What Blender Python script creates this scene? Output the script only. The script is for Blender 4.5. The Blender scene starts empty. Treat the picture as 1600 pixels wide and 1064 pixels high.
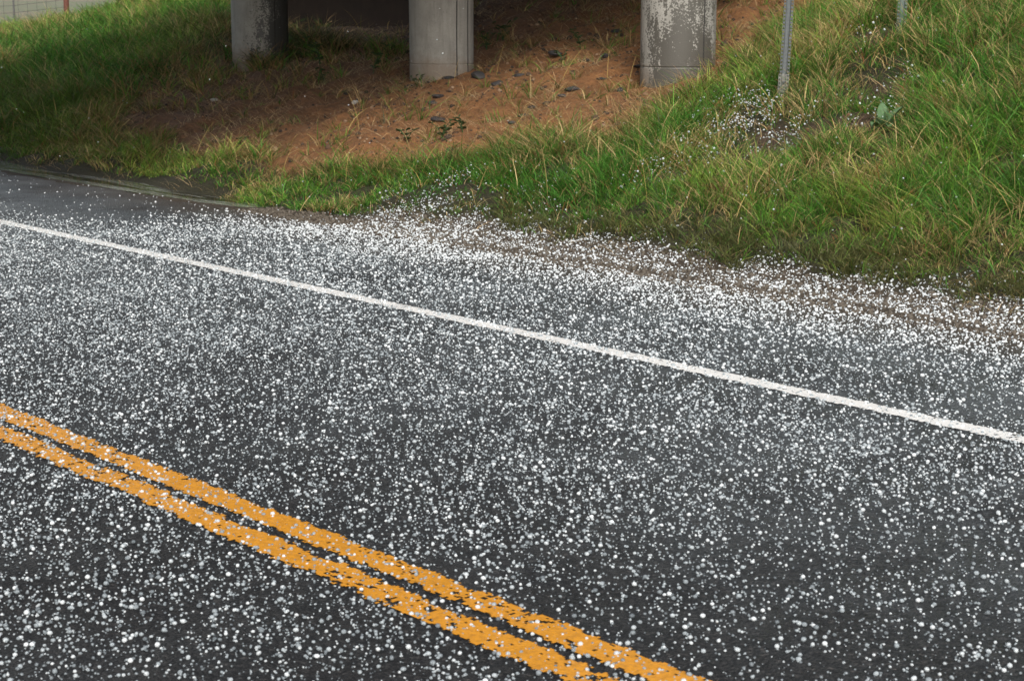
import bpy, bmesh, math, random
import numpy as np
from mathutils import Vector, Matrix
random.seed(7); rng=np.random.default_rng(7)
S=bpy.context.scene; COL=S.collection
rad=math.radians

# ------------------------------------------------------------------ camera
F=2800.0; EYE=2.30
pitch=math.atan(548/F); yaw=math.atan(2503*math.cos(pitch)/F)
hf=Vector((-math.cos(yaw),math.sin(yaw),0)); rt=Vector((math.sin(yaw),math.cos(yaw),0)); zz=Vector((0,0,1))
fw=hf*math.cos(pitch)-zz*math.sin(pitch); cu=hf*math.sin(pitch)+zz*math.cos(pitch)
cam=bpy.data.cameras.new('camera'); co=bpy.data.objects.new('camera',cam); COL.objects.link(co)
cam.sensor_width=36; cam.lens=F/1600*36; cam.clip_end=3000; cam.clip_start=.1
co.matrix_world=Matrix(((rt.x,cu.x,-fw.x,0),(rt.y,cu.y,-fw.y,0),(rt.z,cu.z,-fw.z,EYE),(0,0,0,1)))
cam.dof.use_dof=True; cam.dof.focus_distance=12.5; cam.dof.aperture_fstop=6.3
S.camera=co
# ------------------------------------------------------------------ sky and sun (bright overcast after a hail shower)
SUN_AZ=math.atan2(.80,-.60); SUN_EL=rad(40)
w=bpy.data.worlds.new('World'); S.world=w; w.use_nodes=True
nt=w.node_tree; nt.nodes.clear()
sk=nt.nodes.new('ShaderNodeTexSky'); sk.sky_type='NISHITA'; sk.sun_disc=False
sk.sun_elevation=SUN_EL; sk.sun_rotation=SUN_AZ; sk.dust_density=4; sk.air_density=1.2; sk.ozone_density=1
hs=nt.nodes.new('ShaderNodeHueSaturation'); hs.inputs['Saturation'].default_value=.42
bg=nt.nodes.new('ShaderNodeBackground'); bg.inputs['Strength'].default_value=.13
wo=nt.nodes.new('ShaderNodeOutputWorld')
nt.links.new(sk.outputs[0],hs.inputs['Color']); nt.links.new(hs.outputs[0],bg.inputs['Color']); nt.links.new(bg.outputs[0],wo.inputs['Surface'])
sl=bpy.data.lights.new('sun','SUN'); sl.energy=1.7; sl.angle=rad(14); sl.color=(1,.95,.87)
so=bpy.data.objects.new('sun',sl); COL.objects.link(so)
sd=Vector((math.sin(SUN_AZ)*math.cos(SUN_EL),math.cos(SUN_AZ)*math.cos(SUN_EL),math.sin(SUN_EL)))
so.rotation_euler=sd.to_track_quat('Z','Y').to_euler(); so.location=(0,-10,30)
S.view_settings.view_transform='Standard'; S.view_settings.look='None'; S.view_settings.gamma=1
S.view_settings.use_curve_mapping=False; S.view_settings.exposure=.35

# ------------------------------------------------------------------ terrain functions
def sm(a,b,v):
    t=np.clip((v-a)/(b-a),0,1); return t*t*(3-2*t)
def hsh(i,j,s):
    n=(i.astype(np.int64)*374761393+j.astype(np.int64)*668265263+s*982451653)&0x7fffffff
    n=((n^(n>>13))*1274126177)&0x7fffffff
    return ((n^(n>>16))&0xffff)/65535.
def vn(x,y,s=0):
    xi=np.floor(x);yi=np.floor(y);fx=x-xi;fy=y-yi
    fx=fx*fx*(3-2*fx);fy=fy*fy*(3-2*fy)
    a=hsh(xi,yi,s);b=hsh(xi+1,yi,s);c=hsh(xi,yi+1,s);d=hsh(xi+1,yi+1,s)
    return (a*(1-fx)+b*fx)*(1-fy)+(c*(1-fx)+d*fx)*fy
def fbm(x,y,sc,s=0,o=4):
    r=0;a=1;t=0
    for k in range(o):
        r=r+a*vn(x*sc+k*17.3,y*sc+k*9.1,s+k);t+=a;a*=.5;sc=sc*2.03
    return r/t
def base(x,y):
    x=np.asarray(x,float);y=np.asarray(y,float)
    k=np.interp(x,[-60,-36,-30,-24,-20,-15,-12,-7,20],[.2,.21,.225,.235,.21,.255,.37,.42,.4])
    s=np.maximum(y-10.75,0)
    z=k*(np.sqrt(s*s+.06)-.245)*1.03
    Ht=np.interp(x,[-60,-44,-38,-34,-31,-27,-20,-10],[1.1,1.2,1.45,2.2,3,3.8,5,6])
    bench=sm(-.35,.25,.55*x+.835*y)*(1-sm(-.9,-.1,.66*x+.752*y))
    Ht=Ht*(1-bench)+1.45*bench
    z=Ht-np.log1p(np.exp(np.clip((Ht-z)*5,-50,50)))/5
    z=np.where(y<10.75,0,np.maximum(z,0))
    yc=np.interp(x,[-45,-38,-33,-30],[17.6,18.6,22,27]); fall=sm(yc,yc+6,y)*(1-sm(-31,-29.5,x)); z=z*(1-fall)-.3*fall
    return z
def terr(x,y):
    x=np.asarray(x,float);y=np.asarray(y,float)
    z=base(x,y); m=sm(10.6,11.6,y)
    gut=sm(-15.6,-18,x)*np.exp(-((y-10.74-(fbm(x,x*0,.45,303,3)-.5)*.35)/.30)**2)*(.03+.055*fbm(x,y,1.6,305,3))
    rill=sm(-14.5,-16,x)*sm(-26,-23,x)*sm(11.8,12.6,y)*(np.abs(fbm(x*1.0+.35*np.sin(y*1.3),y*.28,1.9,501,4)-.5)-.12)*.32
    return z-gut+rill+m*((fbm(x,y,.7,3,3)-.5)*.26+(fbm(x,y,2.3,9,3)-.5)*.16)-.006*sm(10.1,10.5,y)+.012*(fbm(x,y,2.6,307,3)-.5)*sm(10.3,10.6,y)-.16*np.exp(-(((x+10.75)/.35)**2+((y-14.15)/.22)**2))

def sdf(px,py,poly):
    """signed distance to a polygon, negative inside"""
    P=np.array(poly,float); d=np.full(px.shape,1e9); ins=np.zeros(px.shape,bool)
    for i in range(len(P)):
        a=P[i];b=P[(i+1)%len(P)];e=b-a
        t=np.clip(((px-a[0])*e[0]+(py-a[1])*e[1])/(e@e),0,1)
        d=np.minimum(d,np.hypot(px-a[0]-t*e[0],py-a[1]-t*e[1]))
        if e[1]!=0:
            c=((a[1]>py)!=(b[1]>py))&(px<(b[0]-a[0])*(py-a[1])/(b[1]-a[1])+a[0]); ins^=c
    return np.where(ins,-d,d)
SOILP=[(-26.6,16.6),(-24.8,13.9),(-22.6,12.5),(-19.0,12.0),(-17.3,11.95),(-15.5,12.35),(-14.5,12.95),(-13.5,13.4),(-13.7,14.8),(-14.1,16.0),(-15.0,18.0),(-16.2,21),(-18,27),(-33,27),(-32,21),(-28.3,19)]
BARE=[(-11.2,13.35,.42),(-10.6,13.8,.28),(-12.0,15.5,.3),(-11.0,14.5,.28),(-11.6,13.55,.2),(-9.6,14.3,.25),(-11.9,12.4,.18),(-8.6,13.0,.15),(-10.2,12.0,.15)]
def soil(x,y):
    d=sdf(x,y,SOILP)+(fbm(x,y,1.3,21,4)-.5)*1.1
    s=1-sm(-.18,.22,d)
    for bx,by,r in BARE:
        q=np.hypot((x-bx)*.8,y-by)/r+(fbm(x,y,3,33,3)-.5)*1.1
        s=np.maximum(s,.9*(1-sm(.7,1.1,q)))
    return s
def VB(x): return np.interp(x,[-60,-17,-15.2,-13.8,-12.2,-10,-8.5,-7,0],[10.7,10.72,10.82,11.12,11.06,10.98,11.06,11.2,11.2])+(fbm(x,x*0,1.3,401,3)-.5)*.22+(fbm(x,x*0,5.,403,3)-.5)*.3
def wet(x,y):   # rained-on ground (outside the dry strip under the bridge)
    return sm(-.3,.8,sdf(x,y,SOILP))

# ------------------------------------------------------------------ helpers
def setp(o,label=None,cat=None,group=None,kind=None):
    for k,v in (('label',label),('category',cat),('group',group),('kind',kind)):
        if v: o[k]=v
    return o
def link(name,me,mat=None,parent=None):
    o=bpy.data.objects.new(name,me); COL.objects.link(o)
    if mat: me.materials.append(mat)
    if parent: o.parent=parent
    return o
def empty(name,loc,rz=0):
    o=bpy.data.objects.new(name,None); COL.objects.link(o); o.location=loc; o.rotation_euler=(0,0,rz); o.empty_display_size=.2; return o
def npmesh(name,v,faces_sizes,loops,smooth=False):
    me=bpy.data.meshes.new(name); v=np.asarray(v,np.float32)
    me.vertices.add(len(v)); me.vertices.foreach_set('co',v.ravel())
    loops=np.asarray(loops,np.int32).ravel(); sz=np.asarray(faces_sizes,np.int32)
    me.loops.add(len(loops)); me.loops.foreach_set('vertex_index',loops)
    me.polygons.add(len(sz)); st=np.concatenate([[0],np.cumsum(sz)[:-1]]).astype(np.int32)
    me.polygons.foreach_set('loop_start',st); me.polygons.foreach_set('loop_total',sz)
    if smooth: me.polygons.foreach_set('use_smooth',np.ones(len(sz),bool))
    me.update(calc_edges=True); return me
def quads(name,v,q,smooth=False): return npmesh(name,v,np.full(len(q),4),q,smooth)
def vcol(me,name,c):
    a=me.attributes.new(name,'FLOAT_COLOR','POINT'); c=np.asarray(c,np.float32)
    if c.shape[1]==3: c=np.hstack([c,np.ones((len(c),1),np.float32)])
    a.data.foreach_set('color',c.ravel())
def vflt(me,name,c):
    a=me.attributes.new(name,'FLOAT','POINT'); a.data.foreach_set('value',np.asarray(c,np.float32).ravel())
def vvec(me,name,c):
    a=me.attributes.new(name,'FLOAT_VECTOR','POINT'); a.data.foreach_set('vector',np.asarray(c,np.float32).ravel())
def bm_obj(name,bm,mat,parent=None,smooth=False):
    me=bpy.data.meshes.new(name); bm.normal_update(); bm.to_mesh(me); bm.free()
    if smooth: me.polygons.foreach_set('use_smooth',np.ones(len(me.polygons),bool))
    return link(name,me,mat,parent)
def box(bm,x0,x1,y0,y1,z0,z1,bev=0):
    r=bmesh.ops.create_cube(bm,size=1,matrix=Matrix.Translation(((x0+x1)/2,(y0+y1)/2,(z0+z1)/2))@Matrix.Diagonal((x1-x0,y1-y0,z1-z0,1)))
    if bev: bmesh.ops.bevel(bm,geom=list({e for v in r['verts'] for e in v.link_edges}),offset=bev,segments=2,affect='EDGES')
def tube(bm,pts,r,n=6):
    prev=None
    for i,p in enumerate(pts):
        p=Vector(p); d=(Vector(pts[min(i+1,len(pts)-1)])-Vector(pts[max(i-1,0)])).normalized()
        a=d.orthogonal().normalized() if abs(d.z)<.99 else Vector((1,0,0)); b=d.cross(a); rr=r[i] if isinstance(r,(list,tuple)) else r
        ring=[bm.verts.new(p+(a*math.cos(t*2*math.pi/n)+b*math.sin(t*2*math.pi/n))*rr) for t in range(n)]
        if prev:
            for k in range(n): bm.faces.new((prev[k],prev[(k+1)%n],ring[(k+1)%n],ring[k]))
        prev=ring
# ------------------------------------------------------------------ materials
class M:
    def __init__(s,name):
        s.m=bpy.data.materials.new(name); s.m.use_nodes=True; s.t=s.m.node_tree; s.t.nodes.clear()
        s.out=s.n('OutputMaterial'); s.tc=s.n('TexCoord')
    def n(s,k,**kw):
        x=s.t.nodes.new('ShaderNode'+k)
        for a,b in kw.items(): setattr(x,a,b)
        return x
    def l(s,a,b): s.t.links.new(a,b)
    def noise(s,scale,detail=4,rough=.55,vec=None,stretch=None):
        x=s.n('TexNoise'); x.inputs['Scale'].default_value=scale; x.inputs['Detail'].default_value=detail; x.inputs['Roughness'].default_value=rough
        v=vec or s.tc.outputs['Object']
        if stretch:
            mp=s.n('Mapping'); mp.inputs['Scale'].default_value=stretch; s.l(v,mp.inputs['Vector']); v=mp.outputs[0]
        s.l(v,x.inputs['Vector']); return x.outputs['Fac']
    def vor(s,scale,feature='F1'):
        x=s.n('TexVoronoi',feature=feature); x.inputs['Scale'].default_value=scale; s.l(s.tc.outputs['Object'],x.inputs['Vector']); return x
    def ramp(s,fac,stops):
        r=s.n('ValToRGB'); e=r.color_ramp.elements
        while len(e)<len(stops): e.new(.5)
        for k,(p,c) in enumerate(stops):
            e[k].position=p; e[k].color=(c,c,c,1) if isinstance(c,(int,float)) else (*c,1)
        s.l(fac,r.inputs['Fac']); return r.outputs['Color']
    def mix(s,fac,a,b,mode='MIX'):
        x=s.n('MixRGB',blend_type=mode)
        for i,v in ((0,fac),(1,a),(2,b)):
            if hasattr(v,'default_value') or hasattr(v,'links'): s.l(v,x.inputs[i])
            else: x.inputs[i].default_value=v if i==0 else (*v,1)
        return x.outputs[0]
    def math(s,op,a,b):
        x=s.n('Math',operation=op)
        for i,v in ((0,a),(1,b)):
            if isinstance(v,(int,float)): x.inputs[i].default_value=v
            else: s.l(v,x.inputs[i])
        return x.outputs[0]
    def bump(s,h,dist,strength=1,normal=None):
        b=s.n('Bump'); b.inputs['Distance'].default_value=dist; b.inputs['Strength'].default_value=strength; s.l(h,b.inputs['Height'])
        if normal: s.l(normal,b.inputs['Normal'])
        return b.outputs[0]
    def attr(s,name,typ='GEOMETRY'):
        a=s.n('Attribute',attribute_name=name,attribute_type=typ); return a
    def bsdf(s,color,rough=.6,normal=None,**kw):
        b=s.n('BsdfPrincipled')
        for k,v in (('Base Color',color),('Roughness',rough)):
            if isinstance(v,(int,float)): b.inputs[k].default_value=v
            elif isinstance(v,tuple): b.inputs[k].default_value=(*v,1)
            else: s.l(v,b.inputs[k])
        for k,v in kw.items(): b.inputs[k.replace('_',' ')].default_value=v
        if normal: s.l(normal,b.inputs['Normal'])
        s.l(b.outputs[0],s.out.inputs['Surface']); s.b=b; return s.m
def m_asphalt():
    m=M('wet_asphalt'); st=m.vor(70); big=m.noise(.55,5,.6); mid=m.noise(4,4); fine=m.noise(120,3)
    c=m.ramp(st.outputs['Color'],[(0,(.006,.006,.0065)),(.6,(.017,.0165,.017)),(.85,(.045,.043,.042)),(1,(.11,.10,.095))])
    c=m.mix(m.ramp(big,[(.35,0.),(.7,.55)]),c,(.018,.018,.02))
    c=m.mix(m.ramp(mid,[(.45,0.),(.75,.35)]),c,(.035,.031,.028))
    sp=m.n('SeparateXYZ'); m.l(m.tc.outputs['Object'],sp.inputs[0])
    yr=m.n('MapRange'); m.l(sp.outputs['Y'],yr.inputs[0]); yr.inputs[1].default_value=4.0; yr.inputs[2].default_value=8.8
    sl_=m.math('MULTIPLY',m.ramp(m.math('ADD',m.noise(1.1,6,.7),m.math('MULTIPLY',m.math('SUBTRACT',m.noise(26,4,.7),.5),.9)),[(.3,.10),(.72,.95)]),m.math('ADD',m.math('MULTIPLY',yr.outputs[0],.66),.015))
    c=m.mix(sl_,c,(.19,.213,.227))   # thin film of crushed ice and slush, plus spray haze painted in farther off
    h=m.math('ADD',m.math('MULTIPLY',st.outputs['Distance'],-1.),m.math('MULTIPLY',fine,.4))
    mw=m.math('ADD',sp.outputs['Y'],m.math('MULTIPLY',m.math('SUBTRACT',m.noise(1.3,5,.65),.5),1.5)); c=m.mix(m.ramp(m.math('DIVIDE',mw,20.),[(.465,0.),(.515,.85)]),c,(.075,.056,.039))
    r=m.ramp(m.noise(1.4,4),[(.35,.30),(.7,.55)])
    return m.bsdf(c,r,m.bump(h,.013,1.),Specular_IOR_Level=.4,IOR=1.33)
def m_paint(name,col,dirt):
    m=M(name); n=m.noise(38,4,.6); n2=m.noise(7,3)
    c=m.mix(m.ramp(n,[(.42,0.),(.75,.8)]),col,dirt); c=m.mix(m.ramp(n2,[(.5,0.),(.8,.35)]),c,tuple(v*.6 for v in col))
    return m.bsdf(c,.38,m.bump(m.vor(75).outputs['Distance'],.004,.5),IOR=1.4)
def m_ground():
    m=M('bank_soil'); a=m.attr('gcol'); n=m.noise(9,6,.65); n2=m.noise(26,6,.75); n3=m.noise(2,4)
    c=m.mix(m.ramp(n,[(.3,.55),(.7,0.)]),a.outputs['Color'],(.03,.02,.013),'MIX')
    c=m.mix(.55,c,m.ramp(n2,[(.3,.45),(.75,1.5)]),'MULTIPLY'); c=m.mix(.4,c,m.ramp(n3,[(.3,.6),(.7,1.3)]),'MULTIPLY')
    h=m.math('ADD',n,m.math('MULTIPLY',n2,.5))
    return m.bsdf(c,.85,m.bump(h,.09,1.))
def m_grass():
    m=M('grass_blades'); a=m.attr('bcol')
    d=m.n('BsdfPrincipled'); m.l(a.outputs['Color'],d.inputs['Base Color']); d.inputs['Roughness'].default_value=.5; d.inputs['Specular IOR Level'].default_value=.3
    t=m.n('BsdfTranslucent'); m.l(a.outputs['Color'],t.inputs['Color']); x=m.n('MixShader'); x.inputs[0].default_value=.3
    m.l(d.outputs[0],x.inputs[1]); m.l(t.outputs[0],x.inputs[2]); m.l(x.outputs[0],m.out.inputs['Surface']); return m.m
def m_hail(single=False):
    m=M('hail_ice'); 
    if single: f=m.n('ObjectInfo').outputs['Random']
    else: f=m.attr('tone','INSTANCER').outputs['Fac']
    c=m.ramp(f,[(0,(.13,.15,.165)),(.5,(.36,.405,.43)),(1,(.72,.76,.78))])
    n=m.noise(160,2)
    return m.bsdf(c,.32,m.bump(n,.004,.4),Subsurface_Weight=0.,IOR=1.31)
def m_concrete(name,wet_shade,dx=1.5,dy=-1.2,dark=(.095,.09,.078),off=0.):
    m=M(name); n=m.noise(3.2,6,.65); f=m.noise(45,4,.6); st=m.noise(5,6,.65,stretch=(1,1,.35))
    c=m.ramp(n,[(.25,(.27,.265,.24)),(.75,(.40,.39,.355))])
    c=m.mix(m.ramp(f,[(.55,0.),(.75,.5)]),c,(.15,.145,.13)); r=.75
    c=m.mix(m.ramp(m.noise(9,5,.7,stretch=(1,1,.12)),[(.48,0.),(.72,.55)]),c,(.16,.15,.13))
    sz=m.n('SeparateXYZ'); m.l(m.tc.outputs['Object'],sz.inputs[0])
    c=m.mix(m.ramp(m.math('ADD',sz.outputs['Z'],m.math('MULTIPLY',m.noise(6,5,.7),.5)),[(.0,.75),(1.0,.75),(1.0,.0)]) if False else m.ramp(m.math('DIVIDE',m.math('ADD',sz.outputs['Z'],m.math('MULTIPLY',m.math('SUBTRACT',m.noise(6,5,.7),.5),.7)),2.),[(.58,.6),(.74,0.)]),c,(.19,.125,.075))
    if wet_shade:
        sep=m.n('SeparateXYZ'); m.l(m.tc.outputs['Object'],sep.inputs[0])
        # wet patch faces the open side (left column: painted shade): strongest low down, broken by dry flakes
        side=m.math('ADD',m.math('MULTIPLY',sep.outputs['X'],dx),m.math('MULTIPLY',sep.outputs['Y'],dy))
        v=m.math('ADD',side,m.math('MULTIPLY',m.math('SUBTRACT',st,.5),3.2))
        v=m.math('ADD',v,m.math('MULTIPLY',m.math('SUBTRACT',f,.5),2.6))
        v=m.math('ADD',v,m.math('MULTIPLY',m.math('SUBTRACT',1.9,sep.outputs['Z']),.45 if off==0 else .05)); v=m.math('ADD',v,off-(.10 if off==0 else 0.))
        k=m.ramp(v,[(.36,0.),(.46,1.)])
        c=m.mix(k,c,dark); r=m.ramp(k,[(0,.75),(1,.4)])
    return m.bsdf(c,r,m.bump(f,.006,.5))
def m_plain(name,col,rough=.6,var=.4,scale=20,metal=0.,bump=.003):
    m=M(name); n=m.noise(scale,5,.6); c=m.mix(var,col,m.ramp(n,[(.3,.35),(.75,1.5)]),'MULTIPLY')
    return m.bsdf(c,rough,m.bump(n,bump,.6),Metallic=metal)
def m_water(name,col,wave,foam=0.,rough=.14):
    m=M(name); n=m.noise(7,5,.6,stretch=(.5,2.2,1)); n2=m.noise(1.2,3); f=m.noise(30,3)
    c=m.mix(m.ramp(n2,[(.35,0.),(.7,1.)]),col,tuple(v*.6 for v in col))
    h=m.math('ADD',n,m.math('MULTIPLY',f,.2)); s1=m.noise(1.,6,.65,stretch=(.30,5.,1))
    k=m.ramp(s1,[(.47,0.),(.53,foam),(.56,foam*.1),(.64,foam*.9)]); c=m.mix(k,c,(.5,.53,.5))
    return m.bsdf(c,rough,m.bump(h,wave,1.),IOR=1.33)
MAT_ASPH=m_asphalt(); MAT_G=m_ground(); MAT_GR=m_grass(); MAT_H=m_hail(); MAT_H1=m_hail(True)
def m_clod():
    m=M('soil_clod'); f=m.attr('tone','INSTANCER').outputs['Fac']; c=m.ramp(f,[(0,(.03,.024,.02)),(.4,(.09,.055,.035)),(.8,(.25,.13,.065)),(1,(.36,.25,.16))]); return m.bsdf(c,.8,m.bump(m.noise(60,3),.01,.8))
MAT_CLOD=m_clod()
MAT_GRAV=m_plain('grey_brown_gravel',(.125,.105,.082),.8,.7,30)
MAT_Y=m_paint('yellow_paint',(.69,.295,.02),(.40,.17,.018)); MAT_W=m_paint('white_paint',(.86,.85,.82),(.68,.66,.63))
MAT_C=m_concrete('column_concrete',0); MAT_CW=m_concrete('wet_column_concrete',1); MAT_CL=m_concrete('shade_painted_column_concrete',1,1.5,1.3,(.05,.048,.045),.15)  # left column's dark right side is shade painted into its colour
MAT_DECK=m_plain('deck_concrete',(.065,.062,.06),.8,.5,4); MAT_VOID=m_plain('shade_painted_earth',(.032,.02,.013),.9,.5,4); MAT_SEAM=m_plain('joint_dark',(.03,.028,.025),.8)  # earth kept near black as painted shade for the rear recess
MAT_GALV=m_plain('galvanised_steel',(.13,.145,.15),.55,.35,60,.1); MAT_STUB=m_plain('weathered_steel',(.24,.24,.22),.6,.4,50,.1)
MAT_GPOST=m_plain('dull_green_steel',(.13,.17,.15),.6,.4,50,.1)
MAT_RUST=m_plain('rusty_post',(.13,.045,.028),.8,.6,30); MAT_WIRE=m_plain('fence_wire_steel',(.10,.10,.095),.6,.3,30,.3)
MAT_ROCK=m_plain('dark_stone',(.040,.037,.038),.7,.6,25,0,.01); MAT_PROCK=m_plain('pale_stone',(.5,.48,.45),.7,.5,25,0,.01)
MAT_LEAF=m_plain('downy_leaf',(.10,.185,.08),.7,.3,18); MAT_WEED=m_plain('weed_leaf',(.05,.10,.03),.6,.4,18)
MAT_GUT=m_water('gutter_runoff',(.030,.029,.02),.003,.8,.06)

# ------------------------------------------------------------------ ground sheet
def axis(a,b,step,lo,hi):
    mid=np.arange(a,b,step); l=[a];s=step
    while l[-1]>lo: s*=1.35; l.append(l[-1]-s)
    r=[mid[-1]];s=step
    while r[-1]<hi: s*=1.35; r.append(r[-1]+s)
    return np.array(l[::-1][:-1]+list(mid)+r[1:])
gx=axis(-45,-2,.10,-900,600); gy=axis(10.2,24,.10,-600,900)
X,Y=np.meshgrid(gx,gy); Z=terr(X,Y)
Z=np.where(Y<10.12,-.05,Z)
nx,ny=len(gx),len(gy); idx=np.arange(nx*ny).reshape(ny,nx)
q=np.stack([idx[:-1,:-1],idx[:-1,1:],idx[1:,1:],idx[1:,:-1]],-1).reshape(-1,4)
me=quads('ground',np.stack([X,Y,Z],-1).reshape(-1,3),q,True)
so_=soil(X,Y)[...,None]; we=wet(X,Y)[...,None]
dry=np.array([.42,.19,.068]); wets=np.array([.105,.062,.036]); turf=np.array([.045,.045,.018]); mud=np.array([.105,.078,.052]); field=np.array([.24,.275,.17])
lft=sm(-17,-24,X)[...,None]
dry=dry*(1-lft)+np.array([.22,.12,.068])*lft
bn=(sm(17.4,18.6,Y)*sm(-1.2,-.4,.55*X+.835*Y)*(1-sm(-.9,-.1,.66*X+.752*Y)))[...,None]; dry=dry*(1-bn)+np.array([.07,.042,.028])*bn  # recess soil darkened to paint in the deep shade under the bridge
c=so_*(we*wets+(1-we)*dry)+(1-so_)*turf  # dry also carries the shade painted into the recess soil
g=(1-sm(-.1,.2,Y-VB(X)+(fbm(X,Y,2.5,5)-.5)*.3))[...,None]; c=c*(1-g)+mud*g
ff=(sm(24,30,Y)*(1-sm(-34,-30,X)))[...,None]; pk=sm(.45,.6,fbm(X,Y,.03,41,3))[...,None]
c=c*(1-ff)+ff*(field*(1-pk)+np.array([.31,.28,.20])*pk)
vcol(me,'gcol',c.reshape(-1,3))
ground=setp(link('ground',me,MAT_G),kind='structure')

# ------------------------------------------------------------------ road
def edge(x): return 10.36+(fbm(x,x*0,.8,77,4)-.5)*.26+(fbm(x,x*0,6,79,3)-.5)*.10
xs=np.concatenate([np.linspace(-700,-60,20),np.arange(-59.5,12,.05),np.linspace(13,500,20)])
rows=[];ysn=[0,.35,.7,.97]
n=len(xs); e=edge(xs)
v=np.concatenate([np.stack([xs,np.full(n,-2.6),np.full(n,-.04)],-1),np.stack([xs,np.full(n,-2.5),np.zeros(n)],-1),np.stack([xs,e-.10,np.zeros(n)],-1),np.stack([xs,e,np.full(n,-.022)],-1)])
q=np.concatenate([np.stack([np.arange(n-1)+k*n,np.arange(1,n)+k*n,np.arange(1,n)+(k+1)*n,np.arange(n-1)+(k+1)*n],-1) for k in range(3)])
road=setp(link('road',quads('road',v,q),MAT_ASPH),kind='structure')
def marking(name,y0,y1,mat,wear,ragged,seed,fine=(-26,3),bend=0.):
    W=y1-y0; du=.014; dv=.0095
    us=np.arange(fine[0],fine[1],du); vs=np.arange(-ragged,W+ragged,dv)
    U,V=np.meshgrid(us,vs,indexing='ij'); 
    d=np.minimum(V,W-V)
    rag=(fbm(U,V+y0,7,seed,4)-.5)*2*ragged*1.6+(fbm(U,V,40,seed+3,2)-.5)*.05
    holes=fbm(U,V*1.3,15,seed+5,4)*.45+fbm(U,V,48,seed+8,2)*.55+(fbm(U,V*.0,1.3,seed+9,2)-.5)*.25
    keep=(d+rag>0)&(holes>wear)
    k=np.argwhere(keep); N=len(k)
    u0=us[k[:,0]];v0=vs[k[:,1]]+y0; z=.004
    P=np.stack([np.stack([u0,v0,0*u0+z],-1),np.stack([u0+du,v0,0*u0+z],-1),np.stack([u0+du,v0+dv,0*u0+z],-1),np.stack([u0,v0+dv,0*u0+z],-1)],1).reshape(-1,3)
    if bend: P[:,1]-=bend*np.clip(P[:,0]+9.3,0,6)   # the centre stripes drift slightly with the gentle curve
    q=np.arange(4*N).reshape(-1,4)
    far=[]
    for a,b in ((-400,fine[0]),(fine[1],200)):
        yo=bend*6*(a>0); far+= [(a,y0-yo,z),(b,y0-yo,z),(b,y1-yo,z),(a,y1-yo,z)]
    P=np.concatenate([P,far]); q=np.concatenate([q,np.arange(8).reshape(2,4)+4*N])
    return link(name,quads(name,P,q),mat,road)
o=marking('yellow_line',4.185,4.335,MAT_Y,.35,.011,101,bend=.0095); o['label']='worn yellow centre stripe on the far side of the pair'
o=marking('yellow_line',3.965,4.115,MAT_Y,.35,.020,151,bend=.0095); o['label']='worn yellow centre stripe on the near side of the pair'
o=marking('white_line',7.90,8.045,MAT_W,.28,.008,201); o['label']='white edge line'
link('white_line',quads('white_line',[(-400,.28,.004),(200,.28,.004),(200,.42,.004),(-400,.42,.004)],[(0,1,2,3)]),MAT_W,road)

# water lying along the road edge
gxs=np.arange(-62,-15,.25); V=np.concatenate([np.stack([gxs,np.full(len(gxs),yy),np.full(len(gxs),-.024)],-1) for yy in (10.44,10.7,11.0,11.35)]); n_=len(gxs)
setp(link('gutter_water',quads('gutter_water',V,np.concatenate([np.stack([np.arange(n_-1)+k*n_,np.arange(1,n_)+k*n_,np.arange(1,n_)+(k+1)*n_,np.arange(n_-1)+(k+1)*n_],-1) for k in range(3)]),True),MAT_GUT),kind='structure')

# ------------------------------------------------------------------ overpass: deck, girders, abutment, added shade pieces and the row of columns
ov=setp(empty('overpass',(-20,24,0)),'dark concrete overpass above the road and bare bank, mostly out of frame','overpass')
def obox(name,x0,x1,y0,y1,z0,z1,mat=MAT_DECK):
    bm=bmesh.new(); box(bm,x0+20,x1+20,y0-24,y1-24,z0,z1,.03); return bm_obj(name,bm,mat,ov)
obox('deck',-25.0,-15.0,-14,25.2,6.0,6.3)
for k in range(5): obox('girder',-24.95+k*2.3,-24.5+k*2.3,-14,24.35,4.9,5.99)
obox('pier_cap',-25.0,-14.55,15.45,16.55,4.2,4.89)
obox('parapet',-25,-24.75,-14,25.2,6.31,7.2); obox('parapet',-15.25,-15.0,-14,25.2,6.31,7.2)
obox('abutment_wall',-38.6,-19,24.4,25.2,-.6,4.88,MAT_VOID); obox('added_shade_wall',-39,-38.65,21.6,25.2,-.6,4.88,MAT_VOID); obox('deck',-39,-25.02,21.5,25.2,4.9,5.3,MAT_VOID); obox('abutment_wall',-26.5,-13.7,-14.8,-13.9,-.5,5.9)  # unseen wing wall and side deck, widened rear abutment: added to darken the recess
def column(x,y,label,mat,seam):
    R=.45; zb=float(terr(np.array(x-.0),np.array(y-R)))
    t=setp(empty('bridge_column',(x,y,0)),label,'column','round concrete columns under the overpass')
    prof=[(-.6,R),(zb+.2,R),(zb+.232,R),(zb+.238,R),(zb+.242,R-.008),(zb+.252,R-.008),(zb+.256,R),(zb+.262,R),(zb+.30,R),(2.6,R),(3.6,R),(4.19,R)]
    n=72; bm=bmesh.new(); prev=None
    for z,r in prof:
        ring=[bm.verts.new((math.cos(a*2*math.pi/n)*r,math.sin(a*2*math.pi/n)*r,z)) for a in range(n)]
        if prev:
            for k in range(n): bm.faces.new((prev[k],prev[(k+1)%n],ring[(k+1)%n],ring[k]))
        prev=ring
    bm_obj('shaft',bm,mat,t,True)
    to=math.atan2(-y,-x)   # side that faces the road
    for da in seam:
        bm=bmesh.new(); a=to+da
        pts=[(math.cos(a+.012*math.sin(z*3))*(R-.006),math.sin(a+.012*math.sin(z*3))*(R-.006),z) for z in np.arange(zb-.1,4.19,.2)]
        tube(bm,pts,.0115,6); bm_obj('form_seam',bm,MAT_SEAM,t)
    return t
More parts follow.
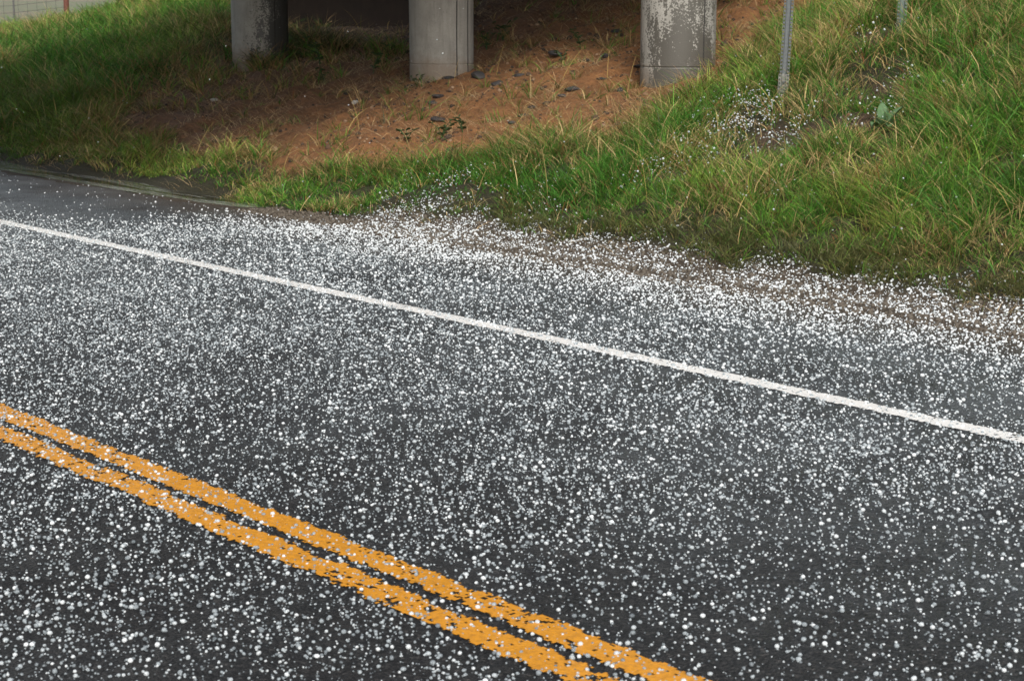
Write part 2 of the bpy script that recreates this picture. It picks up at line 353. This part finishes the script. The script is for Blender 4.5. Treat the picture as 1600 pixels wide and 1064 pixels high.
column(-24.43,16.09,'grey concrete column on the left, pale left edge, dark right side, grass at its foot',MAT_CL,(.55,))
column(-19.77,16.03,'pale concrete column in the middle with thin vertical seams and a low crack',MAT_C,(.50,.95))
column(-15.05,15.85,'rain stained concrete column on the right, dark wet patches and flaking pale areas',MAT_CW,(.75,))

# ------------------------------------------------------------------ sign posts (perforated U channel)
def channel(parent,mat,L,z0=0,scale=1.0,name='channel'):
    """web at the back, slanted sides and two perforated flanges facing -y"""
    bm=bmesh.new(); W=.024*scale; P=.0508*.75
    def strip(a,b):
        vs=[bm.verts.new((a[0],a[1],z0)),bm.verts.new((b[0],b[1],z0)),bm.verts.new((b[0],b[1],z0+L)),bm.verts.new((a[0],a[1],z0+L))]; bm.faces.new(vs)
    x1=.022*scale
    strip((-x1,-.0),(x1,-.0)); strip((-x1-.002,-.028),(-x1,0)); strip((x1,0),(x1+.002,-.028))
    for s in (-1,1):
        xa=s*(x1+.002); xb=s*(x1+.002+W); y=-.028; n=int(L/P)
        for k in range(n):
            za=z0+k*P; zb=za+P; cx=(xa+xb)/2; cz=(za+zb)/2; hr=.0098
            oc=[(xa,za),(cx,za),(xb,za),(xb,cz),(xb,zb),(cx,zb),(xa,zb),(xa,cz)]
            ov_=[bm.verts.new((p[0],y,p[1])) for p in oc]; iv=[]
            for p in oc:
                d=math.atan2(p[1]-cz,p[0]-cx); iv.append(bm.verts.new((cx+hr*math.cos(d),y,cz+hr*1.15*math.sin(d))))
            for i in range(8): bm.faces.new((ov_[i],ov_[(i+1)%8],iv[(i+1)%8],iv[i]))
    bmesh.ops.remove_doubles(bm,verts=bm.verts,dist=.0003)
    bmesh.ops.recalc_face_normals(bm,faces=bm.faces)
    bmesh.ops.solidify(bm,geom=bm.faces[:],thickness=.003)
    return bm_obj(name,bm,mat,parent)
def T(x,y): return float(terr(np.array(x),np.array(y)))
pf=-math.atan2(.45,.89)
sp=setp(empty('sign_post',(-12.14,14.36,T(-12.14,14.36)-.12)),'leaning grey steel sign post with two rows of holes standing in the grass','sign post')
sp.rotation_euler=(0,rad(2.0),rad(38))
channel(sp,MAT_GALV,2.6)
stub=channel(sp,MAT_STUB,.42,-.1,1.12,'anchor_stub'); stub.location=(-.004,-.012,0); stub['label']='paler wider stub at the foot of the post'
bm=bmesh.new()
bmesh.ops.create_cone(bm,cap_ends=True,segments=6,radius1=.012,radius2=.012,depth=.02,matrix=Matrix.Rotation(rad(90),4,'X'))
bo=bm_obj('bolt',bm,MAT_GALV,sp); bo.location=(0,-.035,.14); bo2=bo.copy(); COL.objects.link(bo2); bo2.location=(0,-.035,.24)
sp2=setp(empty('sign_post',(-11.68,15.68,T(-11.68,15.68)-.1)),'dull grey green post end at the top edge, behind tall grass up the bank','sign post')
sp2.rotation_euler=(0,rad(1.5),rad(38)); channel(sp2,MAT_GPOST,1.6)

# ------------------------------------------------------------------ wire fence on the left crest
f0=np.array([-40.6,18.5]); fd=np.array([1.55,.52]); fence=setp(empty('wire_fence',(-38.9,19.0,0)),'rusty post and wire fence along the grassy crest at upper left','fence')
fo=Vector((-38.9,19.0,0)); tops=[]
for k in range(-7,3):
    p=f0+fd*k; z=T(*p); bm=bmesh.new(); hgt=1.15; r=.062 if k%2==0 else .022
    tube(bm,[Vector((p[0],p[1],z-.3))-fo,Vector((p[0],p[1],z+hgt))-fo],r,10)
    bm.verts.ensure_lookup_table(); bm.faces.new(bm.verts[-10:])
    bm_obj('post',bm,MAT_RUST if k%2==0 else MAT_WIRE,fence,True); tops.append((p[0],p[1],z))
for h in np.linspace(.12,1.08,7):
    bm=bmesh.new(); tube(bm,[Vector((a,b-.02,z+h))-fo for a,b,z in tops],.0055,4); bm_obj('wire',bm,MAT_WIRE,fence)
bm=bmesh.new()
for i in range(len(tops)-1):
    A=Vector(tops[i]);B=Vector(tops[i+1])
    for t in np.arange(.1,1,.18):
        p=A.lerp(B,t)-fo; tube(bm,[p+Vector((0,-.02,.1)),p+Vector((0,-.02,1.08))],.004,4)
setp(bm_obj('mesh_stay',bm,MAT_WIRE,fence),kind='stuff')

# ------------------------------------------------------------------ stones on the bare soil
def rock(x,y,w,label,mat=MAT_ROCK,flat=.5,seed=0,group='dark stones on the bare soil'):
    R=random.Random(seed); bm=bmesh.new(); bmesh.ops.create_icosphere(bm,subdivisions=2,radius=1)
    ax=[Vector((R.gauss(0,1),R.gauss(0,1),R.gauss(0,1))).normalized() for _ in range(9)]; dd=[R.uniform(.55,.85) for _ in ax]
    for v in bm.verts:
        for a,d in zip(ax,dd):
            t=v.co.dot(a)
            if t>d: v.co-=a*(t-d)
    bm.transform(Matrix.Diagonal((w*.72,w*.55,w*.62*flat,1))); bm.transform(Matrix.Rotation(R.uniform(0,3.1),4,'Z'))
    o=bm_obj('stone',bm,mat); o.location=(x,y,T(x,y)+w*.10); return setp(o,label,'stone',group)
rock(-18.66,15.05,0.16,'dark pair of stones under the middle column, the darker one',MAT_ROCK,0.4,10)
rock(-18.78,15.86,0.2,'largest blue grey stone on the soil right of the middle column',MAT_ROCK,0.55,11)
rock(-19.37,17.54,0.17,'dark stone high on the slope up from the middle column beside a dry stalk',MAT_ROCK,0.45,13)
rock(-18.06,15.6,0.17,'dark stone with a pale face, just below the largest blue grey one',MAT_ROCK,0.5,14)
rock(-19.26,15.73,0.17,'flat grey stone close to the right foot of the middle column',MAT_ROCK,0.35,15)
rock(-19.71,15.42,0.15,'rounded brown grey stone at the lower left foot of the middle column',MAT_ROCK,0.6,16)
rock(-17.63,14.23,0.19,'long low grey stone on its own in the lower bare soil',MAT_ROCK,0.35,17)
rock(-18,15.92,0.13,'grey stone midway between middle and right columns beside a green tuft',MAT_ROCK,0.5,18)
rock(-18.28,16.83,0.22,'broad flat dark stone above the dry straw between the columns',MAT_ROCK,0.35,19)
rock(-16.3,15.3,0.16,'two lobed black stone left of the right column',MAT_ROCK,0.5,20)
rock(-17.62,16.78,0.14,'flat brown stone above the straw streak, upper of two near each other',MAT_ROCK,0.4,21)
rock(-17.45,16.99,0.15,'dark stone with a white face below the tall weed left of the right column',MAT_ROCK,0.5,22)
rock(-16.13,15.63,0.13,'thin dark slab of stone left of the right column',MAT_ROCK,0.3,23)
rock(-15.59,15.43,0.085,'small round black stone just left of the foot of the right column',MAT_ROCK,0.9,24)
rock(-16.06,14.9,0.09,'small dark stone above the row of three black stones',MAT_ROCK,0.5,25)
rock(-16.13,14.74,0.13,'right stone in the row of three black stones',MAT_ROCK,0.4,26)
rock(-16.35,14.68,0.1,'middle stone in the row of three black stones',MAT_ROCK,0.4,27)
rock(-16.16,14.38,0.12,'left and lowest stone in the row of three black stones',MAT_ROCK,0.5,28)
rock(-15.8,13.86,0.09,'small dark stone near the grass edge below the bare soil',MAT_ROCK,0.4,29)
rock(-16.05,16.22,0.12,'flat black stone touching the left side of the right column',MAT_ROCK,0.45,30)
rock(-18.5,14.85,0.12,'dark pair of stones under the middle column, the left lower one',MAT_ROCK,0.5,31)
rock(-18.28,18.9,0.19,'wide grey stone at the top of the slope left of the right column',MAT_ROCK,0.4,32)
rock(-18.9,18.6,0.14,'dark stone at the top of the slope halfway between the columns',MAT_ROCK,0.4,33)
rock(-20.0,14.69,.10,'small pale stone alone on the bare soil below the middle column',MAT_PROCK,.6,90,None)
rock(-22.7,14.12,.11,'small white stone on the dark soil below the left column',MAT_PROCK,.5,91,None)
# ------------------------------------------------------------------ plants
CLODS=1
def leafmesh(L,Wd,curl,droop):
    n=12; V=[];q=[]
    for i in range(n+1):
        t=i/n; wd=Wd*math.sin(math.pi*min(1,t*.93+.05))**.8*(1-.25*t); x=L*t*math.cos(droop*t); z=L*(.55*t-.55*droop*t*t)
        for s in (-1,-.5,0,.5,1): V.append((x,s*wd,z+abs(s)*curl*wd+(.012 if s==0 else 0)*-1))
    for i in range(n):
        for k in range(4): a=i*5+k; q.append((a,a+1,a+6,a+5))
    return quads('leaf',V,q,True)
def rosette(x,y,label,L,W,angs,mat,name='broadleaf_plant',cat='plant',group=None):
    t=setp(empty(name,(x,y,T(x,y)+.05)),label,cat,group)
    for a,l,d,ti_ in angs:
        o=link('leaf',leafmesh(L*l,W*l,.35,d),mat,t); o.rotation_euler=(0,-ti_,a); 
    return t
rosette(-10.15,13.44,'low plant with broad grey green leaves in the grass beside a bare patch',.24,.062,[(-2.2,1.15,1.25,.15),(2.5,1.05,.3,.75),(1.0,1.15,.45,.55),(-1.3,.8,.8,.3),(.2,.8,.6,.35),(3.3,.8,.7,.3),(1.8,.8,.2,.9),(-.5,.9,1.0,.2),(-3.0,.9,.9,.25),(1.4,.6,.1,1.1),(-1.8,.7,.6,.6)],MAT_LEAF)
def weed(x,y,h,label,seed,name='weed'):
    R=random.Random(seed); t=setp(empty(name,(x,y,T(x,y)-.02)),label,'weed','weeds and tufts on the bare soil')
    ns=R.randint(3,5)
    bm=bmesh.new(); tips=[]
    for k in range(ns):
        a=R.uniform(0,6.28); d=Vector((math.cos(a),math.sin(a),0)); l=h*R.uniform(.6,1)
        pts=[d*(l*.45*s*s)+Vector((0,0,l*s*(1-.15*s))) for s in (0,.33,.66,1)]; tube(bm,pts,[.007,.006,.005,.003],5); tips.append(pts)
    bm_obj('stem',bm,MAT_WEED,t,True)
    for pts in tips:
        for s in range(1,4):
            for e in range(2):
                o=link('leaf',leafmesh(h*R.uniform(.18,.3),h*.035,.4,R.uniform(.3,1)),MAT_WEED,t); o.location=pts[s]; o.rotation_euler=(0,0,R.uniform(0,6.28))
    return t
weed(-20.35,17.35,0.34,'green tuft just behind the right side of the middle column',200)
weed(-18.28,17.3,0.36,'dark leafy weed on the upper soil left of the right column',201)
weed(-20.61,17.9,0.45,'spindly tall weed right of the middle column',202)
weed(-24.1,15.7,0.42,'dark weed in front of the left column',203)
weed(-21.9,15.5,0.38,'weed standing on the soil left of the middle column',204)
weed(-22.61,15.96,0.5,'tall dark weed between left and middle columns',205)
weed(-21.2,15.9,0.5,'upright dark weed nearest the left edge of the middle column',206)
weed(-16.34,13.25,0.3,'dark leafy weed at the lower edge of the bare soil',207)
weed(-16.27,13.5,0.26,'leafy weed behind the one at the lower edge of the bare soil',208)
weed(-16.75,13.05,0.28,'leftmost weed along the lower edge of the bare soil',209)
weed(-19.6,15.45,0.22,'small weed against the foot of the middle column',210)
weed(-17.95,16.67,0.22,'low green weed in the middle of the bare soil',211)
weed(-16,16.55,0.36,'arching weed against the left side of the right column',212)
weed(-19.3,12.35,0.28,'weed at the left end of the bare soil near the road',213)

# ------------------------------------------------------------------ grass
CAMX,CAMY=0.,0.
def blades(name,bx,by,h,wd,az,lean,droop,col,colt,nseg=3):
    N=len(bx); z0=terr(bx,by)-.015
    ts=np.linspace(0,1,nseg+1); dx=np.cos(az);dy=np.sin(az); V=[];C=[]
    fa=rng.uniform(0,np.pi,N); ux=np.cos(fa);uy=np.sin(fa)
    for i,t in enumerate(ts):
        out=h*(lean*t+droop*t*t); up=h*(t*(1-.25*lean)-.55*droop*t**2.2)
        px=bx+dx*out;py=by+dy*out;pz=z0+np.maximum(up,-.0)
        w=wd*(1-t**1.6*.85)*.5; cc=col*(1-t)+colt*t; cc=cc*1.0
        if i<nseg:
            V+= [np.stack([px-ux*w,py-uy*w,pz],-1),np.stack([px+ux*w,py+uy*w,pz],-1)]; C+=[cc,cc]
        else: V.append(np.stack([px,py,pz],-1)); C.append(cc)
    nv=2*nseg+1; V=np.stack(V,1).reshape(-1,3); C=np.stack(C,1).reshape(-1,3)
    b=(np.arange(N)*nv)[:,None]
    qs=[b+np.array([2*i,2*i+1,2*i+3,2*i+2]) for i in range(nseg-1)]; tri=b+np.array([2*nseg-2,2*nseg-1,2*nseg])
    loops=np.concatenate([np.concatenate(qs,1),tri],1).ravel(); sizes=np.tile([4]*(nseg-1)+[3],N)
    me=npmesh(name,V,sizes,loops,True); vcol(me,'bcol',C)
    return setp(link(name,me,MAT_GR),kind='stuff')
def scatter(n,x0,x1,y0,y1):
    x=rng.uniform(x0,x1,n); y=rng.uniform(y0,y1,n)
    # keep what stands inside a generous view wedge, thinning with distance
    d=np.hypot(x,y); f=x*hf.x+y*hf.y; s=x*rt.x+y*rt.y
    k=(np.abs(s)<f*.30+2.6)&(f>6)&(rng.random(n)<np.clip((15.5/d)**1.7,0,1)); return x[k],y[k]
def colpick(x,y,n):
    u=fbm(x,y,.55,61,3); r=rng.random(n); u2=fbm(x,y,2.2,67,3)
    G=np.array([[.042,.15,.018],[.075,.205,.024],[.145,.25,.038],[.25,.29,.062],[.022,.05,.014]])
    k=np.clip((u-.28)*5.2+(u2-.5)*4.2+rng.normal(0,.8,n),0,3.99).astype(int); k=np.where(r<.18,4,k)
    c=G[k]*rng.uniform(.5,1.45,(n,1)); 
    dryp=.08+.36*sm(.46,.62,fbm(x,y,1.1,71,3))+.22*sm(-14,-11.5,x)*sm(14,15.5,y); dd=rng.random(n)<dryp
    c[dd]=np.array([.46,.34,.16])*rng.uniform(.25,1.2,(dd.sum(),1)); rr=rng.random(n)<.03
    c[rr]=np.array([.22,.075,.03]); return c
tx,ty=scatter(253000,-46,-2.5,10.6,26)
so1=soil(tx,ty); inshade=1-wet(tx,ty)
lw=np.exp(-(((tx+24.6)/1.6)**2+((ty-16.2)/2.)**2))+1.0*np.exp(-(((tx+24.6)/2.6)**2+((ty-17.5)/.9)**2))
verge=1-sm(.0,.5,ty-VB(tx)+(fbm(tx,ty,1.0,83,3)-.5)*.4)
p=(1-so1)*(1-.80*verge*(1-.8*sm(-18,-15,tx)))+so1*(.025+.30*lw)
p*=.36+1.05*sm(.40,.56,fbm(tx,ty,2.9,91,3))
SPOT=[(-11.9,13.55,.5,.3),(-12.25,14.0,.35,.4),(-11.95,12.4,.3,.3),(-11.25,13.25,.4,.3),(-10.6,13.75,.35,.3),(-10.15,13.44,.26,0.),(-9.95,13.2,.22,.25),(-11.3,15.1,.3,.3),(-14.2,11.15,.7,.85),(-13.2,11.1,.6,.8),(-12.0,14.15,.22,.3),(-11.0,14.6,.3,.4)]
for a_,b_,r_,k_ in SPOT: p*=1-(1-k_)*np.exp(-(np.hypot(tx-a_,ty-b_)/r_)**2); p*=sm(-.22,.12,ty-VB(tx)+(fbm(tx,ty,2.5,85,3)-.5)*.4); p*=1-sm(24,26,ty)*(tx<-30)
p=np.where((tx<-17.5)&(ty<11.35),p*sm(11.05,11.5,ty),p)
p*=1-.93*sm(17.6,18.4,ty)*sm(-1.2,-.4,.55*tx+.835*ty)*(1-sm(-.9,-.1,.66*tx+.752*ty))
k=rng.random(len(tx))<np.clip(p,0,1); tx,ty=tx[k],ty[k]; nb=rng.integers(9,19,len(tx))
print('tufts',len(tx),'blades',nb.sum())
ti=np.repeat(np.arange(len(tx)),nb); N=len(ti)
sp_=rng.uniform(.03,.085,len(tx))[ti]; a=rng.uniform(0,6.283,N); rr=np.sqrt(rng.random(N))*sp_
bx=tx[ti]+np.cos(a)*rr; by=np.maximum(ty[ti]+np.sin(a)*rr,10.5)
hm=.14+.19*sm(11.3,12.6,by); hm=hm*(.55+.9*fbm(bx,by,1.3,95,3)); left=sm(-20,-26,bx); hm=hm*(1+.4*left)*(1-.35*sm(-33,-38,bx)); hm=np.where(soil(bx,by)>.5,hm*.75,hm)
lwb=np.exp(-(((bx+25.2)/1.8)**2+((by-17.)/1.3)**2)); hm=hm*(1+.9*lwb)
hm*=(rng.uniform(.5,1.4,len(tx))+.7*(rng.random(len(tx))<.07))[ti]; h=np.clip(hm,.05,.62)*rng.uniform(.6,1.2,N)
windaz=rng.uniform(0,6.283,len(tx))[ti]; az=np.where(rng.random(N)<.55,a,np.where(rng.random(N)<.7,windaz,rng.uniform(0,6.283,N)))
dist=np.hypot(bx,by); wd=rng.uniform(.005,.010,N)*np.clip(dist/17,1,1.6)
lean=rng.uniform(.0,.75,N)**1.3; droop=rng.uniform(.2,1.05,N)
for a_,b_,r_,k_ in SPOT: h*=1-.5*np.exp(-(np.hypot(bx-a_,by-b_)/r_)**2)
c=colpick(bx,by,N)
vb=(1-sm(.15,.75,by-VB(bx)+(fbm(bx,by,.9,83,3)-.5)*.5))*sm(-15.5,-12.5,bx); olive=np.array([.085,.09,.034])*rng.uniform(.5,1.35,(N,1)); mk=(rng.random(N)<.85*vb)
c=np.where(mk[:,None],olive,c)
sh=(1-wet(bx,by)); dk=(rng.random(N)<.55*sh); c=np.where(dk[:,None],np.array([.26,.165,.075])*rng.uniform(.5,1.2,(N,1)),c)
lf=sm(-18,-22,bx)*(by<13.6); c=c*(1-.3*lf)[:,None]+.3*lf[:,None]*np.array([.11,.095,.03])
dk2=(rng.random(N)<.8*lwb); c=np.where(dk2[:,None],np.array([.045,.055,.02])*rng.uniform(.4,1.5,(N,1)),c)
tip=c*1.8+np.array([.03,.03,.004])
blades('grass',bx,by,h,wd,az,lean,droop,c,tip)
# short sparse sward / straw litter on the soil
lx,ly=scatter(272000,-46,-2.5,10.9,22); ss=soil(lx,ly); 
seg=lambda a,b,wd: np.exp(-(np.abs(sdf(lx,ly,[a,b,(b[0]+.01,b[1]+.01)]))/wd)**2)
stk=np.maximum(np.maximum(seg((-16.6,13.3),(-17.9,14.8),.28),seg((-16.1,14.3),(-17.0,16.2),.25)),np.maximum(seg((-19.4,15.2),(-21.4,15.3),.35),.8*seg((-20.5,13.6),(-23,14.2),.5)))
ss=ss*(1+.8*sm(-18,-21,lx))*np.maximum(.24+.8*sm(.47,.62,fbm(lx,ly,.8,111,3)),2.2*stk)+(1-ss)*.8*sm(.4,.6,fbm(lx,ly,1.4,113,3))
k=rng.random(len(lx))<ss*.6; lx,ly=lx[k],ly[k]; N=len(lx)
sc_=np.where((rng.random(N)<.5+.5*soil(lx,ly))[:,None],np.array([.60,.44,.24])*rng.uniform(.35,1.2,(N,1)),np.array([.15,.16,.045])*rng.uniform(.5,1.3,(N,1)))
blades('straw',lx,ly,rng.uniform(.07,.28,N),rng.uniform(.004,.008,N),rng.uniform(0,6.283,N),rng.uniform(.6,1.0,N),rng.uniform(.3,.9,N),sc_,sc_*1.2)
# long dry flowering stems
dx1,dy1=scatter(95000,-46,-2.5,11.6,24)
pr=.018+.16*np.exp(-(((dx1+13.6)/1.0)**2+((dy1-16.8)/1.6)**2))+.03*sm(.5,.65,fbm(dx1,dy1,.5,121,3)); pr*=(1-.75*soil(dx1,dy1))
k=rng.random(len(dx1))<pr*2.2; dx1,dy1=dx1[k],dy1[k]; N=len(dx1); print('stems',N)
sc=rng.uniform(.3,.7,N); az=rng.uniform(0,6.283,N); cc=np.array([.50,.36,.13])*rng.uniform(.6,1.25,(N,1)); g_=rng.random(N)<.4; cc[g_]=np.array([.17,.19,.05])
blades('dry_grass',dx1,dy1,sc,rng.uniform(.005,.009,N)*np.clip(np.hypot(dx1,dy1)/17,1,1.5),az,rng.uniform(.05,.5,N),rng.uniform(.1,1.0,N),cc,cc*1.2,5)

# ------------------------------------------------------------------ hail
def hail_field(name,x,y,z,r,tone,mat=None):
    mat=mat or MAT_H
    n=len(x); me=bpy.data.meshes.new(name); me.vertices.add(n)
    me.vertices.foreach_set('co',np.stack([x,y,z],-1).astype(np.float32).ravel())
    sc=np.stack([r*rng.uniform(.85,1.2,n),r*rng.uniform(.85,1.2,n),r*rng.uniform(.75,1.0,n)],-1)
    vvec(me,'sc',sc); vvec(me,'ro',np.stack([rng.normal(0,.3,n),rng.normal(0,.3,n),rng.uniform(0,6.28,n)],-1)); vflt(me,'tone',tone)
    o=link(name,me,mat); ng=bpy.data.node_groups.new('hail_scatter','GeometryNodeTree')
    ng.interface.new_socket('Geometry',in_out='INPUT',socket_type='NodeSocketGeometry'); ng.interface.new_socket('Geometry',in_out='OUTPUT',socket_type='NodeSocketGeometry')
    N=ng.nodes.new; L=ng.links.new
    gi=N('NodeGroupInput'); go=N('NodeGroupOutput'); ip=N('GeometryNodeInstanceOnPoints'); ic=N('GeometryNodeMeshIcoSphere'); ic.inputs['Radius'].default_value=1; ic.inputs['Subdivisions'].default_value=2
    ss=N('GeometryNodeSetShadeSmooth'); smt=N('GeometryNodeSetMaterial'); smt.inputs['Material'].default_value=mat
    a=N('GeometryNodeInputNamedAttribute'); a.data_type='FLOAT_VECTOR'; a.inputs['Name'].default_value='sc'
    b=N('GeometryNodeInputNamedAttribute'); b.data_type='FLOAT_VECTOR'; b.inputs['Name'].default_value='ro'
    L(gi.outputs[0],ip.inputs['Points']); L(ic.outputs[0],ss.inputs[0]); L(ss.outputs[0],smt.inputs[0]); L(smt.outputs[0],ip.inputs['Instance'])
    L(a.outputs[0],ip.inputs['Scale']); L(b.outputs[0],ip.inputs['Rotation']); L(ip.outputs[0],go.inputs[0])
    md=o.modifiers.new('scatter','NODES'); md.node_group=ng
    return setp(o,kind='stuff')
def wedge(x,y,m=.34): f=x*hf.x+y*hf.y; s=x*rt.x+y*rt.y; return (np.abs(s)<f*.29+2.6)&(f>3.4)
def sizes(n): return np.clip(np.exp(rng.normal(math.log(.0043),.44,n)),.0018,.0112)
n=1242000; x=rng.uniform(-40,3.5,n); y=rng.uniform(-.1,11.7,n); k=wedge(x,y); x,y=x[k],y[k]
den=.85+.45*sm(.3,.7,fbm(x,y,1.6,131,4))+.35*(fbm(x,y,7,137,3)-.5)
den*=.9+.3*sm(4.5,7.5,y)                                  # thinner towards the near lane
den*=1-.38*sm(-6.2,-3.6,x)*(1-sm(6.5,8,y))
bank=sm(9.2,10.1,y)*(1-sm(-.05,.2,y-VB(x))); den*=1+.35*bank*sm(-16.5,-14.5,x)
den*=1-.96*sm(-15.2,-17.4,x+.55*(y-8.2)*-1+(fbm(x,y,.8,141,3)-.5)*1.2)*sm(7.6,8.9,y)   # swept clean near the gutter under the bridge
den*=1-.55*sm(-16.5,-21,x)
gap=np.exp(-((y-10.52-(fbm(x,x*0,.6,351,3)-.5)*.25)/.10)**2)*sm(-13.6,-12,x); den*=1-.85*gap
den*=np.where(y>10.75,1.35*(1-sm(-.12,.38,y-VB(x)+(fbm(x,y,2.,145,3)-.5)*.6)),1)
den*=np.where((y>10.3)&(x<-14.5),.12,1)
k=rng.random(len(x))<den*.58*(1-.44*sm(5.5,9.,y)); x,y=x[k],y[k]; r=sizes(len(x)); r*=.93*(1+.20*sm(5.5,9.5,y))
z=np.where(y>10.34,terr(x,y),0)+r*.62; z+=np.where(rng.random(len(x))<.006,rng.exponential(.09,len(x)),0.)   # a few stones still bouncing
tone=np.clip(rng.beta(1.4,1.6,len(x))+.10*sm(5.5,8,y)+.42*sm(8.8,10.2,y)+(r-.005)*45-.06,0,1)
na=150; xa=rng.uniform(-26,-4,na); ya=rng.uniform(5,15.5,na); x=np.append(x,xa); y=np.append(y,ya); z=np.append(z,terr(xa,ya)+rng.uniform(.1,2.2,na)); r=np.append(r,rng.uniform(.0025,.0045,na)); tone=np.append(tone,rng.uniform(.5,1,na))   # stones still falling
d=np.hypot(x,y); f=x*hf.x+y*hf.y; s=x*rt.x+y*rt.y; v_=(2.3*F/np.maximum(f,1))
vis=(np.abs(s)<f*.283)&(f>6.1); show=np.where(vis&(z<.02),r/f,0); big=np.argsort(-show)[:300]; rest=np.ones(len(x),bool); rest[big]=False
print('hail',len(x))
hail_field('hail',x[rest],y[rest],z[rest],r[rest],tone[rest])
protos=[]
for s_ in range(4):
    bm=bmesh.new(); bmesh.ops.create_icosphere(bm,subdivisions=2,radius=1); R=random.Random(50+s_); ax=[Vector((R.gauss(0,1),R.gauss(0,1),R.gauss(0,1))).normalized() for _ in range(5)]
    for v in bm.verts: v.co*=1+.10*sum(max(0,v.co.normalized().dot(q_))**4*R.choice((1,-.8)) for q_ in ax)
    me=bpy.data.meshes.new('hailstone'); bm.to_mesh(me); bm.free(); me.polygons.foreach_set('use_smooth',np.ones(len(me.polygons),bool)); me.materials.append(MAT_H1); protos.append(me)
h0=None
for j,i in enumerate(big):
    o=bpy.data.objects.new('hailstone',protos[j%4]); COL.objects.link(o)
    o.location=(x[i],y[i],z[i]); o.scale=(r[i]*1.05,r[i],r[i]*.88); o.rotation_euler=(0,0,j*1.7)
    setp(o,'large white hailstone, one of the biggest lying loose on the wet road','hailstone','largest hailstones on the road')
# hail caught in the grass
PAT=[(-11.9,13.55,.55,1),(-12.25,14.0,.4,.8),(-11.95,12.4,.28,1),(-11.25,13.25,.45,.8),(-10.6,13.75,.4,.55),(-12.4,13.9,.5,.6),(-10.9,14.6,.35,.3),(-12.3,13.2,.35,.5),(-11.6,12.9,.4,.35),(-14.2,11.15,.9,.9),(-13.2,11.1,.8,.9),(-12.2,11.0,.6,.7),(-11.9,15.4,.5,.2),(-10.3,12.2,.4,.2),(-12.0,12.05,.3,.25)]
n=60000; x=rng.uniform(-17,-5,n); y=rng.uniform(10.8,18,n); den=.014*(1-sm(15.5,18,y))*wet(x,y)
for a_,b_,r_,k_ in PAT: den=np.maximum(den,k_*1.3*np.exp(-(np.hypot(x-a_,y-b_)/r_)**2*1.6)*sm(.35,.6,fbm(x,y,3.3,155,3)))
k=(rng.random(n)<den)&wedge(x,y); x,y=x[k],y[k]; r=sizes(len(x))*1.15
hail_field('hail_in_grass',x,y,terr(x,y)+rng.uniform(.02,.2,len(x))*sm(11.3,12,y)+.012,r,rng.uniform(.5,1,len(x)))
print('grass hail',len(x))

# loose clods and gravel on the bare soil
n=26000; x=rng.uniform(-28,-10,n); y=rng.uniform(11.8,22,n); k=(rng.random(n)<soil(x,y)*(.15+.85*sm(.42,.62,fbm(x,y,1.2,171,3))))&wedge(x,y); x,y=x[k],y[k]
r=np.clip(np.exp(rng.normal(math.log(.010),.55,len(x))),.004,.045); 
o=hail_field('soil_clods',x,y,terr(x,y)+r*.2,r,rng.random(len(x)),MAT_CLOD)
n=30000; x=rng.uniform(-16.2,-4.5,n); y=rng.uniform(10.25,11.6,n); k=(rng.random(n)<.5*(y<VB(x)+.05))&wedge(x,y); x,y=x[k],y[k]; r=np.clip(np.exp(rng.normal(math.log(.007),.5,len(x))),.003,.02)
hail_field('verge_gravel',x,y,np.where(y>10.36,terr(x,y),-.002)+r*.25,r,rng.random(len(x)),MAT_GRAV)

print('tris',sum(len(o.data.loops)-2*len(o.data.polygons) for o in bpy.data.objects if o.type=='MESH'))
